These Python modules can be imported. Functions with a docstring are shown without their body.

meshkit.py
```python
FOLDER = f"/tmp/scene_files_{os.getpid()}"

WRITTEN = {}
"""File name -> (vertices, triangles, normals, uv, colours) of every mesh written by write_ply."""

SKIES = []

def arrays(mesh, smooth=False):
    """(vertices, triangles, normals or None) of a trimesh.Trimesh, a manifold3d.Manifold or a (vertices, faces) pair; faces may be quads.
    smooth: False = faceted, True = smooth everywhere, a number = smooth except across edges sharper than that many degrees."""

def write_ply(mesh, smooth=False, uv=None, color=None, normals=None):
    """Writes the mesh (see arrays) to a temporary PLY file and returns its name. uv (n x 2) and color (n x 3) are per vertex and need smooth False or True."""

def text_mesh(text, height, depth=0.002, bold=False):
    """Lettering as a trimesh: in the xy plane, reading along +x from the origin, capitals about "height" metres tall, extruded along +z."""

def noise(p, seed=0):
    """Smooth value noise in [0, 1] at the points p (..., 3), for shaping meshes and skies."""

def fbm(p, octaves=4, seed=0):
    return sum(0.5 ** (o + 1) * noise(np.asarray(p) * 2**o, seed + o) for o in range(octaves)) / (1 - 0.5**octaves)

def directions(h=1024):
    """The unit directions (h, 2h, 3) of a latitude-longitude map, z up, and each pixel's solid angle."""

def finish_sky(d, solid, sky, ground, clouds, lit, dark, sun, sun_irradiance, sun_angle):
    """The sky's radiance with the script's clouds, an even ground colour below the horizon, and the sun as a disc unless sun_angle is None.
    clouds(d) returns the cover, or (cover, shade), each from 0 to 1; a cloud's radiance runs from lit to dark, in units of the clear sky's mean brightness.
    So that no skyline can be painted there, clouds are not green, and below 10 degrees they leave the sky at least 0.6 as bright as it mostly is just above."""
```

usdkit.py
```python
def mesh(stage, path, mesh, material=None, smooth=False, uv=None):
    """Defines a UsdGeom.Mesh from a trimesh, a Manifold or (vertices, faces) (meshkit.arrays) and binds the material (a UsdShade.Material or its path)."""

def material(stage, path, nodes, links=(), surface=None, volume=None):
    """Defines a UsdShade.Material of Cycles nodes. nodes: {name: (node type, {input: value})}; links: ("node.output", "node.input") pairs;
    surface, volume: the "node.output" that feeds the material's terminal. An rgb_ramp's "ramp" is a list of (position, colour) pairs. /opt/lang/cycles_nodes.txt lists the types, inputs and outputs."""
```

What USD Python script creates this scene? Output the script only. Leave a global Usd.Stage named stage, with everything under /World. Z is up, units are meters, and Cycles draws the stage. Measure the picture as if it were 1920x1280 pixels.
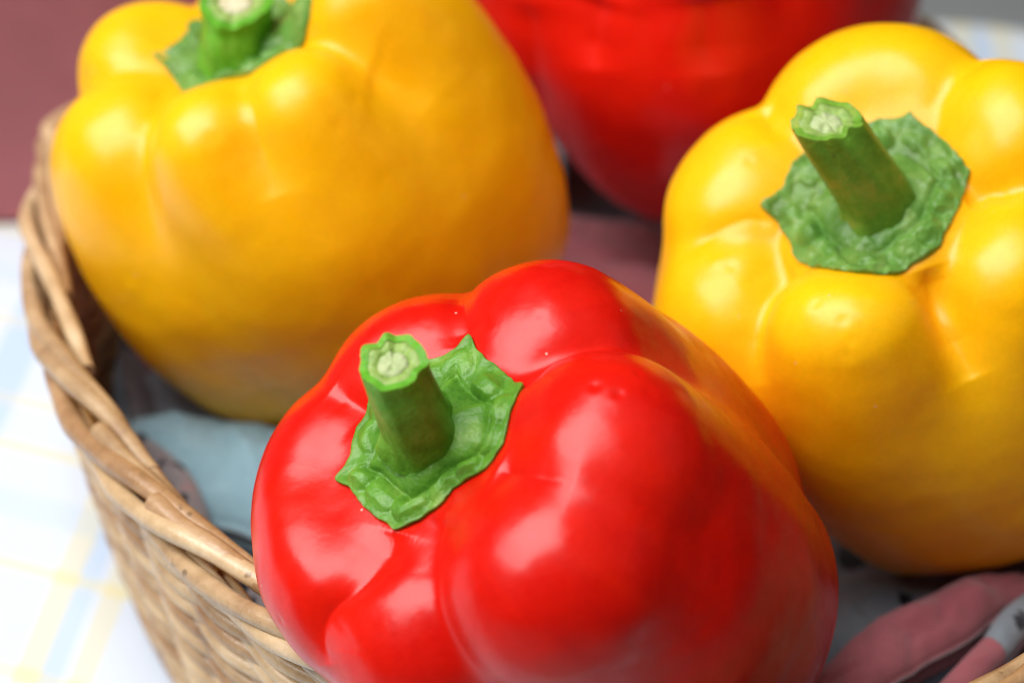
import math, random
import numpy as np, trimesh, usdkit, meshkit
from meshkit import noise, fbm
from scipy.spatial import cKDTree
from pxr import Usd, UsdGeom, UsdLux, UsdShade, Gf, Sdf, Vt

stage = Usd.Stage.CreateInMemory()
UsdGeom.Xform.Define(stage, '/World')
rng = np.random.default_rng(11)

# ------------------------------------------------------------------ camera
PITCH, CAM_H = 35.0, 0.29
cam = UsdGeom.Camera.Define(stage, '/World/camera')
cam.AddTranslateOp().Set(Gf.Vec3d(0, 0, CAM_H))
cam.AddRotateXOp().Set(90.0 - PITCH)
cam.CreateHorizontalApertureAttr(36.0)
cam.CreateFocalLengthAttr(18.0 / math.tan(math.radians(13.0)))
cam.CreateFStopAttr(11.0)
cam.CreateFocusDistanceAttr(0.333)
cam.CreateClippingRangeAttr((0.01, 100.0))
cam.CreateExposureAttr(0.55)

# ------------------------------------------------------------------ light: a broad window high over the table, a weaker one far right, a pale ceiling
L = '/World/Looks/'
UsdGeom.Scope.Define(stage, '/World/Looks')
AIM = np.array([0.02, .34, .09])


def window(name, direction, dist, w, h, radiance, color, aim=AIM, roll=0.0):
    d = np.array(direction, float); d /= np.linalg.norm(d)
    z = d                                                           # a RectLight shines along its -z
    x = np.cross([0, 1, 0.0], z); x /= np.linalg.norm(x); y = np.cross(z, x)
    c, s_ = math.cos(math.radians(roll)), math.sin(math.radians(roll))
    x, y = c * x + s_ * y, c * y - s_ * x
    p = aim + d * dist
    r = UsdLux.RectLight.Define(stage, '/World/' + name)
    r.AddTransformOp().Set(Gf.Matrix4d(*x, 0, *y, 0, *z, 0, *p, 1))
    r.CreateWidthAttr(w); r.CreateHeightAttr(h)
    r.CreateIntensityAttr(radiance); r.CreateColorAttr(Gf.Vec3f(*color))


window('window_light', (-.47, -.20, .86), 1.25, 1.26, 1.0, 5.8, (1.0, .99, .98), roll=12)
window('far_window_light', (.75, -.05, .55), 2.6, 1.4, 1.6, .10, (.92, .96, 1.0))
window('ceiling_light', (0, -.25, 1.0), 2.4, 3.4, 3.4, .13, (1.0, .97, .94))

# ------------------------------------------------------------------ helpers
COUNT = {}


def numbered(parent, name):
    k = (parent, name)
    n = COUNT.get(k, -1) + 1
    COUNT[k] = n
    return f'{parent}/{name}' if n == 0 else f'{parent}/{name}_{n:03d}'


def thing(name, label, cat, loc=(0, 0, 0), group=None):
    x = UsdGeom.Xform.Define(stage, numbered('/World', name))
    if any(loc):
        x.AddTranslateOp().Set(Gf.Vec3d(*map(float, loc)))
    p = x.GetPrim()
    p.SetCustomDataByKey('label', label)
    p.SetCustomDataByKey('category', cat)
    if group:
        p.SetCustomDataByKey('group', group)
    p.SetCustomDataByKey('base', Gf.Vec3d(*map(float, loc)))
    return p


def obj(name, mesh, mat, parent=None, smooth=True, kind=None, label=None):
    base = '/World' if parent is None else str(parent.GetPath())
    v, f = (mesh.vertices, mesh.faces) if hasattr(mesh, 'vertices') else mesh
    v = np.asarray(v, float)
    if parent is not None:
        q = parent
        while q.GetPath() != Sdf.Path('/World'):
            off = q.GetCustomDataByKey('base')
            if off is not None:
                v = v - np.array(off)
            q = q.GetParent()
    m = usdkit.mesh(stage, numbered(base, name), (v, f), mat, smooth=smooth)
    p = m.GetPrim()
    if kind:
        p.SetCustomDataByKey('kind', kind)
    if label:
        p.SetCustomDataByKey('label', label)
    return p


def tube(pts, rad, sides=10, closed=False, up=(0, 0, 1), cap=True, squash=1.0, seed=None, lump=0.0):
    """A tube along points (n,3); rad a number or array. squash: thickness across 'up' against along."""
    pts = np.asarray(pts, float); n = len(pts)
    rad = np.broadcast_to(np.asarray(rad, float), (n,))
    t = np.roll(pts, -1, 0) - np.roll(pts, 1, 0) if closed else np.gradient(pts, axis=0)
    t /= np.linalg.norm(t, axis=1, keepdims=True)
    up = np.broadcast_to(np.asarray(up, float), (n, 3))
    a = np.cross(t, up); la = np.linalg.norm(a, axis=1, keepdims=True)
    a = np.where(la > 1e-4, a / np.maximum(la, 1e-4), [1, 0, 0])
    b = np.cross(a, t)
    ph = np.linspace(0, 2 * np.pi, sides, endpoint=False)
    v = pts[:, None] + rad[:, None, None] * (np.cos(ph)[None, :, None] * a[:, None] + squash * np.sin(ph)[None, :, None] * b[:, None])
    v = v.reshape(-1, 3)
    if lump:
        d = v - np.repeat(pts, sides, 0)
        v = v + d * (fbm(v * 220 + (seed or 0) * 7.3, 3) - .5)[:, None] * lump
    i, j = np.meshgrid(np.arange(n if closed else n - 1), np.arange(sides), indexing='ij')
    i2, j2 = (i + 1) % n, (j + 1) % sides
    f = np.stack([i * sides + j, i2 * sides + j, i2 * sides + j2, i * sides + j2], -1).reshape(-1, 4)
    f = np.vstack([f[:, [0, 1, 2]], f[:, [0, 2, 3]]])
    if cap and not closed:
        c0, c1 = len(v), len(v) + 1
        v = np.vstack([v, pts[:1], pts[-1:]])
        k = np.arange(sides); k2 = (k + 1) % sides
        f = np.vstack([f, np.stack([np.full(sides, c0), k, k2], 1), np.stack([np.full(sides, c1), (n - 1) * sides + k2, (n - 1) * sides + k], 1)])
    f = f[:, ::-1]
    return v, f


def join(*ms):
    V, F_, n = [], [], 0
    for v, f in ms:
        V.append(v); F_.append(np.asarray(f) + n); n += len(v)
    return np.vstack(V), np.vstack(F_)


def spline(P, n, closed=False):
    P = np.asarray(P, float)
    if closed:
        Q = np.vstack([P[-1:], P, P[:2]])
        seg = len(P)
    else:
        Q = np.vstack([2 * P[:1] - P[1:2], P, 2 * P[-1:] - P[-2:-1]])
        seg = len(P) - 1
    u = np.linspace(0, seg, n, endpoint=not closed)
    i = np.minimum(u.astype(int), seg - 1); t = (u - i)[:, None]
    a, b, c, d = Q[i], Q[i + 1], Q[i + 2], Q[i + 3]
    return .5 * (2 * b + (c - a) * t + (2 * a - 5 * b + 4 * c - d) * t ** 2 + (3 * b - a - 3 * c + d) * t ** 3)


def even(P, n, closed=True):
    P = np.asarray(P, float)
    Q = np.vstack([P, P[:1]]) if closed else P
    s = np.r_[0, np.cumsum(np.linalg.norm(np.diff(Q, axis=0), axis=1))]
    u = np.linspace(0, s[-1], n, endpoint=not closed)
    return np.stack([np.interp(u, s, Q[:, k]) for k in range(Q.shape[1])], 1), s[-1]


# ------------------------------------------------------------------ materials
def skin(name, base, deep, rough, sss, radius, bump=.12, spec=.5):
    return usdkit.material(stage, L + name, {
        'tc': ('texture_coordinate', {}),
        'n1': ('noise_texture', {'scale': 38.0, 'detail': 3.0}),
        'at': ('attribute', {'attribute': 'streak'}),
        'sm': ('mix_float', {'fac': .6}),
        'r1': ('rgb_ramp', {'ramp': [(0.3, deep), (0.62, base)]}),
        'pn': ('noise_texture', {'scale': 1100.0, 'detail': 1.0}),
        'pm': ('map_range', {'from_min': .25, 'from_max': .75, 'to_min': .96, 'to_max': 1.03}),
        'ph': ('hsv', {}),
        'n2': ('noise_texture', {'scale': 900.0, 'detail': 2.0}),
        'n3': ('noise_texture', {'scale': 140.0, 'detail': 4.0, 'roughness': .6}),
        'mr': ('map_range', {'from_min': .3, 'from_max': .7, 'to_min': rough * .8, 'to_max': rough * 1.25}),
        'v': ('voronoi_texture', {'scale': 150.0, 'randomness': 1.0}),
        'sp': ('map_range', {'from_min': .018, 'from_max': .04, 'to_min': .55, 'to_max': 0.0, 'clamp': True}),
        'vr': ('separate_color', {}),
        'pick': ('math', {'math_type': 'greater_than', 'value2': .62}),
        'spm': ('math', {'math_type': 'multiply'}),
        'mix': ('mix_color', {'b': (0.75, 0.6, 0.5)}),
        'hs': ('math', {'math_type': 'multiply_add', 'value2': .35}),
        'b': ('bump', {'strength': bump, 'distance': .0006}),
        'p': ('principled_bsdf', {'ior': 1.45, 'subsurface_weight': sss, 'subsurface_radius': radius, 'subsurface_scale': 1.0,
                                  'specular_ior_level': spec, 'coat_weight': .0})},
        [('tc.object', 'n1.vector'), ('tc.object', 'n2.vector'), ('tc.object', 'n3.vector'), ('tc.object', 'v.vector'),
         ('n1.fac', 'sm.a'), ('at.fac', 'sm.b'), ('sm.result', 'r1.fac'), ('tc.object', 'pn.vector'), ('pn.fac', 'pm.value'), ('pm.result', 'ph.value'), ('r1.color', 'ph.color'), ('v.distance', 'sp.value'), ('v.color', 'vr.color'), ('vr.r', 'pick.value1'),
         ('pick.value', 'spm.value1'), ('sp.result', 'spm.value2'), ('spm.value', 'mix.fac'), ('ph.color', 'mix.a'),
         ('mix.result', 'p.base_color'), ('n3.fac', 'mr.value'), ('mr.result', 'p.roughness'),
         ('n2.fac', 'hs.value1'), ('n3.fac', 'hs.value3'), ('hs.value', 'b.height'), ('b.normal', 'p.normal')], surface='p.BSDF')


M_RED = skin('red_pepper_skin', (0.68, 0.010, 0.003), (0.55, 0.005, 0.003), .27, .12, (0.0030, 0.0006, 0.0004), bump=.09, spec=.42)
M_RED_BACK = skin('red_pepper_skin_back', (0.70, 0.010, 0.003), (0.60, 0.006, 0.003), .25, .12, (0.0030, 0.0006, 0.0004))
M_YEL = skin('yellow_pepper_skin', (0.96, 0.475, 0.003), (0.945, 0.425, 0.002), .33, .30, (0.0050, 0.0020, 0.0002), bump=.06, spec=.45)


def green(name, c1, c2, c3, rough=.42, scale=160.0, streak=None, spec=.5):
    nodes = {
        'tc': ('texture_coordinate', {}),
        'n': ('noise_texture', {'scale': scale, 'detail': 5.0, 'roughness': .65}),
        'r': ('rgb_ramp', {'ramp': [(0.25, c1), (0.52, c2), (0.78, c3)]}),
        'n2': ('noise_texture', {'scale': 1500.0, 'detail': 3.0}),
        'n4': ('noise_texture', {'scale': 420.0, 'detail': 2.0}),
        'dk': ('map_range', {'from_min': .70, 'from_max': .80, 'to_min': 0.0, 'to_max': .6, 'clamp': True}),
        'm': ('mix_color', {'b': (0.05, 0.06, 0.025)}),
        'b': ('bump', {'strength': .35, 'distance': .0005}),
        'p': ('principled_bsdf', {'roughness': rough, 'ior': 1.45, 'specular_ior_level': spec, 'subsurface_weight': .15, 'subsurface_radius': (0.0008, 0.0015, 0.0003), 'subsurface_scale': 1.0})}
    links = [('tc.object', 'n2.vector'), ('tc.object', 'n4.vector'), ('n.fac', 'r.fac'), ('r.color', 'm.a'), ('n4.fac', 'dk.value'), ('dk.result', 'm.fac'),
             ('m.result', 'p.base_color'), ('n2.fac', 'b.height'), ('b.normal', 'p.normal')]
    if streak:
        nodes['map'] = ('mapping', {'scale': streak})
        links += [('tc.object', 'map.vector'), ('map.vector', 'n.vector')]
    else:
        links += [('tc.object', 'n.vector')]
    return usdkit.material(stage, L + name, nodes, links, surface='p.BSDF')


M_CALYX = green('calyx_green', (0.045, 0.155, 0.010), (0.10, 0.275, 0.020), (0.22, 0.40, 0.060))
M_CALYX2 = green('calyx_green_cool', (0.055, 0.165, 0.022), (0.12, 0.28, 0.042), (0.28, 0.43, 0.12))
M_STEM = green('stem_green', (0.06, 0.22, 0.012), (0.11, 0.36, 0.022), (0.21, 0.44, 0.06), scale=230.0, spec=.22)
M_STEM2 = green('stem_green_streaked', (0.11, 0.23, 0.018), (0.16, 0.35, 0.035), (0.36, 0.40, 0.06), scale=230.0, spec=.25)
M_CUT = green('cut_stem_ring', (0.17, 0.31, 0.05), (0.27, 0.41, 0.09), (0.36, 0.48, 0.14), rough=.5, scale=500)
M_PITH = green('cut_stem_pith', (0.30, 0.40, 0.15), (0.40, 0.49, 0.22), (0.52, 0.57, 0.32), rough=.6, scale=500)
M_PITH_DRY = green('cut_stem_pith_dry', (0.36, 0.27, 0.10), (0.62, 0.58, 0.36), (0.74, 0.74, 0.58), rough=.6, scale=260)


def wicker(name, a, b, c):
    return usdkit.material(stage, L + name, {
        'tc': ('texture_coordinate', {}), 'oi': ('object_info', {}),
        'n': ('noise_texture', {'scale': 110.0, 'detail': 5.0, 'roughness': .62}),
        'n2': ('noise_texture', {'scale': 900.0, 'detail': 3.0}),
        'r': ('rgb_ramp', {'ramp': [(0.28, a), (0.5, b), (0.72, c)]}),
        'n5': ('noise_texture', {'scale': 330.0, 'detail': 2.0}),
        'sp': ('map_range', {'from_min': .68, 'from_max': .76, 'to_min': 0.0, 'to_max': .65, 'clamp': True}),
        'm': ('mix_color', {'b': (0.10, 0.055, 0.025)}),
        'b': ('bump', {'strength': .4, 'distance': .0004}),
        'p': ('principled_bsdf', {'roughness': .38, 'coat_weight': .25, 'coat_roughness': .25})},
        [('tc.object', 'n.vector'), ('tc.object', 'n2.vector'), ('tc.object', 'n5.vector'), ('n.fac', 'r.fac'), ('r.color', 'm.a'), ('n5.fac', 'sp.value'), ('sp.result', 'm.fac'),
         ('m.result', 'p.base_color'), ('n2.fac', 'b.height'), ('b.normal', 'p.normal')], surface='p.BSDF')


M_ROD = [wicker('willow_honey', (0.26, 0.145, 0.07), (0.42, 0.27, 0.14), (0.56, 0.39, 0.22)),
         wicker('willow_pale', (0.38, 0.23, 0.11), (0.54, 0.37, 0.20), (0.66, 0.49, 0.30)),
         wicker('willow_brown', (0.24, 0.12, 0.05), (0.38, 0.215, 0.10), (0.50, 0.32, 0.17))]


def fabric(name, cols, thread=3300.0, spots=None, rough=.9):
    """cols: ramp stops over a soft noise; spots: (colour, scale, threshold) printed on top."""
    nodes = {
        'tc': ('texture_coordinate', {}),
        'n': ('noise_texture', {'scale': 60.0, 'detail': 3.0}),
        'r': ('rgb_ramp', {'ramp': cols}),
        'w1': ('wave_texture', {'bands_direction': 'x', 'scale': thread / 6.0, 'distortion': .6, 'detail': 1.0}),
        'w2': ('wave_texture', {'bands_direction': 'y', 'scale': thread / 6.0, 'distortion': .6, 'detail': 1.0}),
        'wa': ('math', {'math_type': 'multiply'}),
        'tone': ('map_range', {'to_min': .78, 'to_max': 1.14}),
        'h': ('hsv', {}),
        'b': ('bump', {'strength': .5, 'distance': .0004}),
        'p': ('principled_bsdf', {'roughness': rough, 'sheen_weight': .2, 'specular_ior_level': .2})}
    links = [('tc.object', 'n.vector'), ('n.fac', 'r.fac'), ('tc.object', 'w1.vector'), ('tc.object', 'w2.vector'), ('w1.fac', 'wa.value1'), ('w2.fac', 'wa.value2'),
             ('wa.value', 'tone.value'), ('tone.result', 'h.value'), ('h.color', 'p.base_color'), ('wa.value', 'b.height'), ('b.normal', 'p.normal')]
    last = 'r.color'
    for k, (col, sc, th) in enumerate(spots or []):
        nodes[f's{k}'] = ('noise_texture', {'scale': sc, 'detail': 1.5, 'distortion': .4})
        nodes[f't{k}'] = ('map_range', {'from_min': th, 'from_max': th + .025, 'clamp': True})
        nodes[f'o{k}'] = ('mapping', {'location': (3.1 * k + .7, 1.3 * k, .4)})
        nodes[f'm{k}'] = ('mix_color', {'b': col})
        links += [('tc.object', f'o{k}.vector'), (f'o{k}.vector', f's{k}.vector'), (f's{k}.fac', f't{k}.value'), (f't{k}.result', f'm{k}.fac'), (last, f'm{k}.a')]
        last = f'm{k}.result'
    links.append((last, 'h.color'))
    return usdkit.material(stage, L + name, nodes, links, surface='p.BSDF')


ROSE, ROSE2 = (0.33, 0.085, 0.105), (0.42, 0.13, 0.15)
M_ROSE = fabric('rose_cloth', [(.3, ROSE), (.7, ROSE2)])
M_BLUE = fabric('light_blue_cloth', [(.3, (0.24, 0.42, 0.50)), (.7, (0.36, 0.56, 0.64))])
M_PRINT = fabric('grey_print_cloth', [(.3, (0.24, 0.23, 0.24)), (.7, (0.33, 0.28, 0.29))], spots=[((0.015, 0.018, 0.03), 330.0, .57), ((0.40, 0.22, 0.22), 260.0, .62)])
M_GREY = fabric('grey_blue_cloth', [(.3, (0.20, 0.24, 0.28)), (.7, (0.28, 0.32, 0.36))], spots=[((0.012, 0.013, 0.02), 120.0, .66)])
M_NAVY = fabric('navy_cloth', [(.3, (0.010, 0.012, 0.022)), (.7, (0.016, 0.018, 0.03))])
M_SHEET = fabric('patched_cloth', [(.3, (0.16, 0.18, 0.22)), (.7, (0.22, 0.22, 0.25))], spots=[(ROSE, 34.0, .55), ((0.012, 0.014, 0.025), 40.0, .60)])

YEL, BLU = (0.72, 0.60, 0.16), (0.28, 0.48, 0.78)
BANDS = [('u', .098, -.1182, .0050, YEL, .34), ('u', .098, -.1077, .0042, YEL, .34), ('u', .098, -.1139, .0036, BLU, .32), ('u', .098, -.1490, .0085, BLU, .45),
         ('w', .080, .3002, .0032, YEL, .34), ('w', .080, .3362, .0036, YEL, .34), ('w', .080, .3517, .0036, YEL, .30), ('w', .080, .3180, .0080, BLU, .16)]
NB = range(len(BANDS))
M_TABLECLOTH = usdkit.material(stage, L + 'checked_tablecloth', {
    'tc': ('texture_coordinate', {}), 'xyz': ('separate_xyz', {}),
    'wob': ('noise_texture', {'scale': 9.0, 'detail': 1.0}),
    'wo': ('map_range', {'to_min': -.004, 'to_max': .004}),
    'uy': ('math', {'math_type': 'multiply_add', 'value2': -.09}),
    'wx': ('math', {'math_type': 'multiply', 'value1': .37, 'value2': .37}),
    'u': ('math', {'math_type': 'add'}), 'w': ('math', {'math_type': 'add'}),
    **{f'm{k}': ('math', {'math_type': 'multiply_add', 'value2': 1 / BANDS[k][1], 'value3': 10.5 - BANDS[k][2] / BANDS[k][1]}) for k in NB},
    **{f'f{k}': ('math', {'math_type': 'fraction'}) for k in NB},
    **{f'd{k}': ('math', {'math_type': 'subtract', 'value2': .5}) for k in NB},
    **{f'a{k}': ('math', {'math_type': 'absolute'}) for k in NB},
    **{f'l{k}': ('map_range', {'from_min': BANDS[k][3] * .5 / BANDS[k][1], 'from_max': BANDS[k][3] * .5 / BANDS[k][1] + .006, 'to_min': BANDS[k][5], 'to_max': 0.0, 'clamp': True}) for k in NB},
    **{f'c{k}': ('mix_color', {'b': BANDS[k][4]}) for k in NB},
    'white': ('color', {'value': (0.58, 0.645, 0.74)}),
    'w1': ('noise_texture', {'scale': 1400.0, 'detail': 2.0}),
    'b': ('bump', {'strength': .3, 'distance': .0003}),
    'p': ('principled_bsdf', {'roughness': .85, 'specular_ior_level': .2})},
    [('tc.object', 'xyz.vector'), ('tc.object', 'wob.vector'), ('wob.fac', 'wo.value'), ('xyz.y', 'uy.value1'), ('wo.result', 'uy.value3'), ('uy.value', 'u.value1'), ('xyz.x', 'u.value2'),
     ('xyz.x', 'wx.value1'), ('wx.value', 'w.value1'), ('xyz.y', 'w.value2'), ('white.color', 'c0.a')]
    + [x for k in NB for x in [(f'{BANDS[k][0]}.value', f'm{k}.value1'), (f'm{k}.value', f'f{k}.value1'), (f'f{k}.value', f'd{k}.value1'), (f'd{k}.value', f'a{k}.value1'),
                               (f'a{k}.value', f'l{k}.value'), (f'l{k}.result', f'c{k}.fac')]]
    + [(f'c{k}.result', f'c{k + 1}.a') for k in NB if k < len(BANDS) - 1]
    + [(f'c{len(BANDS) - 1}.result', 'p.base_color'), ('tc.object', 'w1.vector'), ('w1.fac', 'b.height'), ('b.normal', 'p.normal')], surface='p.BSDF')


def plain(name, a, b, scale, rough, bump=.3, dist=.002):
    return usdkit.material(stage, L + name, {
        'tc': ('texture_coordinate', {}), 'n': ('noise_texture', {'scale': scale, 'detail': 6.0, 'roughness': .6}),
        'r': ('rgb_ramp', {'ramp': [(.3, a), (.7, b)]}), 'b': ('bump', {'strength': bump, 'distance': dist}),
        'p': ('principled_bsdf', {'roughness': rough})},
        [('tc.object', 'n.vector'), ('n.fac', 'r.fac'), ('r.color', 'p.base_color'), ('n.fac', 'b.height'), ('b.normal', 'p.normal')], surface='p.BSDF')


M_MAROON = plain('maroon_paint', (0.24, 0.060, 0.062), (0.46, 0.13, 0.138), 9.0, .55)
M_PAVE = plain('grey_paving', (0.74, 0.80, 0.80), (0.84, 0.88, 0.87), 7.0, .9, dist=.01)
M_WOOD = plain('table_wood', (0.16, 0.09, 0.05), (0.26, 0.16, 0.09), 30.0, .6)

# ------------------------------------------------------------------ ground, table, tablecloth
TZ = 0.0                                                           # the top of the tablecloth
GZ = -0.74
g = np.array([[-12, -8, GZ], [12, -8, GZ], [12, 16, GZ], [-12, 16, GZ]], float)
obj('ground', (g, np.array([[0, 1, 2], [0, 2, 3]])), M_PAVE, smooth=False, kind='structure')


def rounded_rect(x0, x1, y0, y1, r, n=14):
    out = []
    for cx, cy, a0 in ((x1 - r, y1 - r, 0), (x0 + r, y1 - r, 90), (x0 + r, y0 + r, 180), (x1 - r, y0 + r, 270)):
        a = np.radians(np.linspace(a0, a0 + 90, n))
        out.append(np.stack([cx + r * np.cos(a), cy + r * np.sin(a)], 1))
    return np.vstack(out)


TX0, TX1, TY0, TY1 = -.75, .178, .185, .572
def slab(poly, z0, z1):
    import shapely
    m = trimesh.creation.extrude_polygon(shapely.Polygon(poly), z1 - z0, engine='earcut')
    m.apply_translation([0, 0, z0])
    return m


table = thing('wooden_table', 'wooden table under the checked cloth, its top hidden by the cloth', 'table', (0, 0, GZ))
obj('table_top', slab(rounded_rect(TX0 + .004, TX1 - .004, TY0 + .004, TY1 - .004, .045), -.034, -.004), M_WOOD, table, smooth=30)
for lx in (TX0 + .07, TX1 - .07):
    for ly in (TY0 + .07, TY1 - .07):
        obj('leg', trimesh.creation.box([.05, .05, GZ * -1 - .034], trimesh.transformations.translation_matrix([lx, ly, (GZ - .034) / 2])), M_WOOD, table, smooth=False)


def tablecloth_mesh():
    """A closed-looking sheet: rings from the middle out to the table's edge, then down as a hanging skirt."""
    poly = rounded_rect(TX0, TX1, TY0, TY1, .055, 24)
    poly, _ = even(poly, 420)
    c = np.array([-.15, .38])
    rings = []
    for s in np.r_[np.linspace(.02, .96, 60), .985, .995]:
        p = c + (poly - c) * s
        z = (fbm(np.c_[p * 9, np.zeros(len(p))], 3, 3) - .5) * .0022 * (1 if s < .9 else .3)
        rings.append(np.c_[p, z - .0005])
    nrm = poly - np.roll(poly, 1, 0); nrm = np.stack([nrm[:, 1], -nrm[:, 0]], 1); nrm /= np.linalg.norm(nrm, axis=1, keepdims=True)
    u = np.linspace(0, 2 * np.pi, len(poly), endpoint=False)
    for k, (o, z) in enumerate([(.003, -.0008), (.0055, -.003), (.0065, -.007), (.008, -.02), (.010, -.05), (.014, -.10), (.018, -.16), (.022, -.22)]):
        fold = (np.sin(u * 23 + 1.3) * .5 + np.sin(u * 41) * .3) * .010 * max(0, k - 3) / 4
        rings.append(np.c_[poly + nrm * (o + fold + .010 * max(0, k - 3) / 4)[:, None], np.full(len(poly), z)])
    n = len(poly); V = np.vstack([[[*c, 0]]] + rings)
    f = [np.stack([np.zeros(n, int), 1 + np.arange(n), 1 + (np.arange(n) + 1) % n], 1)]
    for k in range(len(rings) - 1):
        a = 1 + k * n + np.arange(n); b = 1 + k * n + (np.arange(n) + 1) % n
        f += [np.stack([a, a + n, b + n], 1), np.stack([a, b + n, b], 1)]
    return V, np.vstack(f)


p = obj('tablecloth', tablecloth_mesh(), M_TABLECLOTH)
p.SetCustomDataByKey('label', 'white tablecloth with faint yellow and light blue checks under the basket')
p.SetCustomDataByKey('category', 'tablecloth')

# ------------------------------------------------------------------ maroon box behind, at the left
box = thing('maroon_box', 'out of focus dark maroon box standing on the tablecloth behind the basket', 'box', (-.195, .479, 0))
bx0, bx1, by0, by1 = -.345, -.045, .464, .500
obj('side_panel', slab(rounded_rect(bx0, bx1, by0, by0 + .012, .003, 5), .0015, .16), M_MAROON, box, smooth=40)
obj('side_panel', slab(rounded_rect(bx0, bx1, by1 + .06, by1 + .072, .003, 5), .0015, .16), M_MAROON, box, smooth=40)
obj('end_panel', slab(rounded_rect(bx0, bx0 + .012, by0 + .0125, by1 + .0595, .003, 5), .0015, .16), M_MAROON, box, smooth=40)
obj('end_panel', slab(rounded_rect(bx1 - .012, bx1, by0 + .0125, by1 + .0595, .003, 5), .0015, .16), M_MAROON, box, smooth=40)
obj('lid', slab(rounded_rect(bx0 - .006, bx1 + .006, by0 - .006, by1 + .078, .006, 6), .1605, .172), M_MAROON, box, smooth=40)

# ------------------------------------------------------------------ wicker basket
RIM_Z, BASE_Z = .0600, .0035
OUT = np.array([(-9.68, 40.7), (-9.7, 39.0), (-9.65, 36.8), (-9.3, 35.0), (-8.65, 32.6), (-7.6, 30.2), (-6.2, 27.85), (-4.8, 26.1), (-2.9, 24.2), (-.4, 22.6), (2.6, 21.9),
                (5.6, 22.3), (8.2, 23.8), (10.4, 26.3), (11.9, 29.6), (12.3, 33.2), (11.8, 37.4), (10.7, 41.4), (9.4, 45.2), (6.8, 47.6), (3.2, 47.7), (-.8, 46.6), (-4.6, 45.3), (-7.6, 43.6)]) / 100
OUTC, RIM_LEN = even(spline(OUT, 960, True), 960)


def inset(C, d):
    t = np.roll(C, -1, 0) - np.roll(C, 1, 0); t /= np.linalg.norm(t, axis=1, keepdims=True)
    return C + np.stack([-t[:, 1], t[:, 0]], 1) * d


RIM_C = inset(OUTC, .0047)                                          # middle line of the rim
CEN = OUTC.mean(0)
basket = thing('wicker_basket', 'round wicker basket of pale willow with braided rim holding the peppers', 'basket', (CEN[0], CEN[1], 0))
NC = len(RIM_C)


def wall_point(i, z, off=0.0):
    """Point of the wall's middle sheet at index i (float) along the rim and height z."""
    i = np.asarray(i, float) % NC
    a = np.floor(i).astype(int) % NC; b = (a + 1) % NC; t = (i - np.floor(i))[..., None]
    c = RIM_C[a] * (1 - t) + RIM_C[b] * t
    z = np.broadcast_to(np.asarray(z, float), i.shape)
    k = .915 + .085 * np.clip((z - BASE_Z) / (RIM_Z - BASE_Z), 0, 1) ** .8
    d = c - CEN; n = d / np.linalg.norm(d, axis=-1, keepdims=True)
    return np.concatenate([CEN + d * k[..., None] + n * np.asarray(off)[..., None], z[..., None]], -1)


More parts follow.
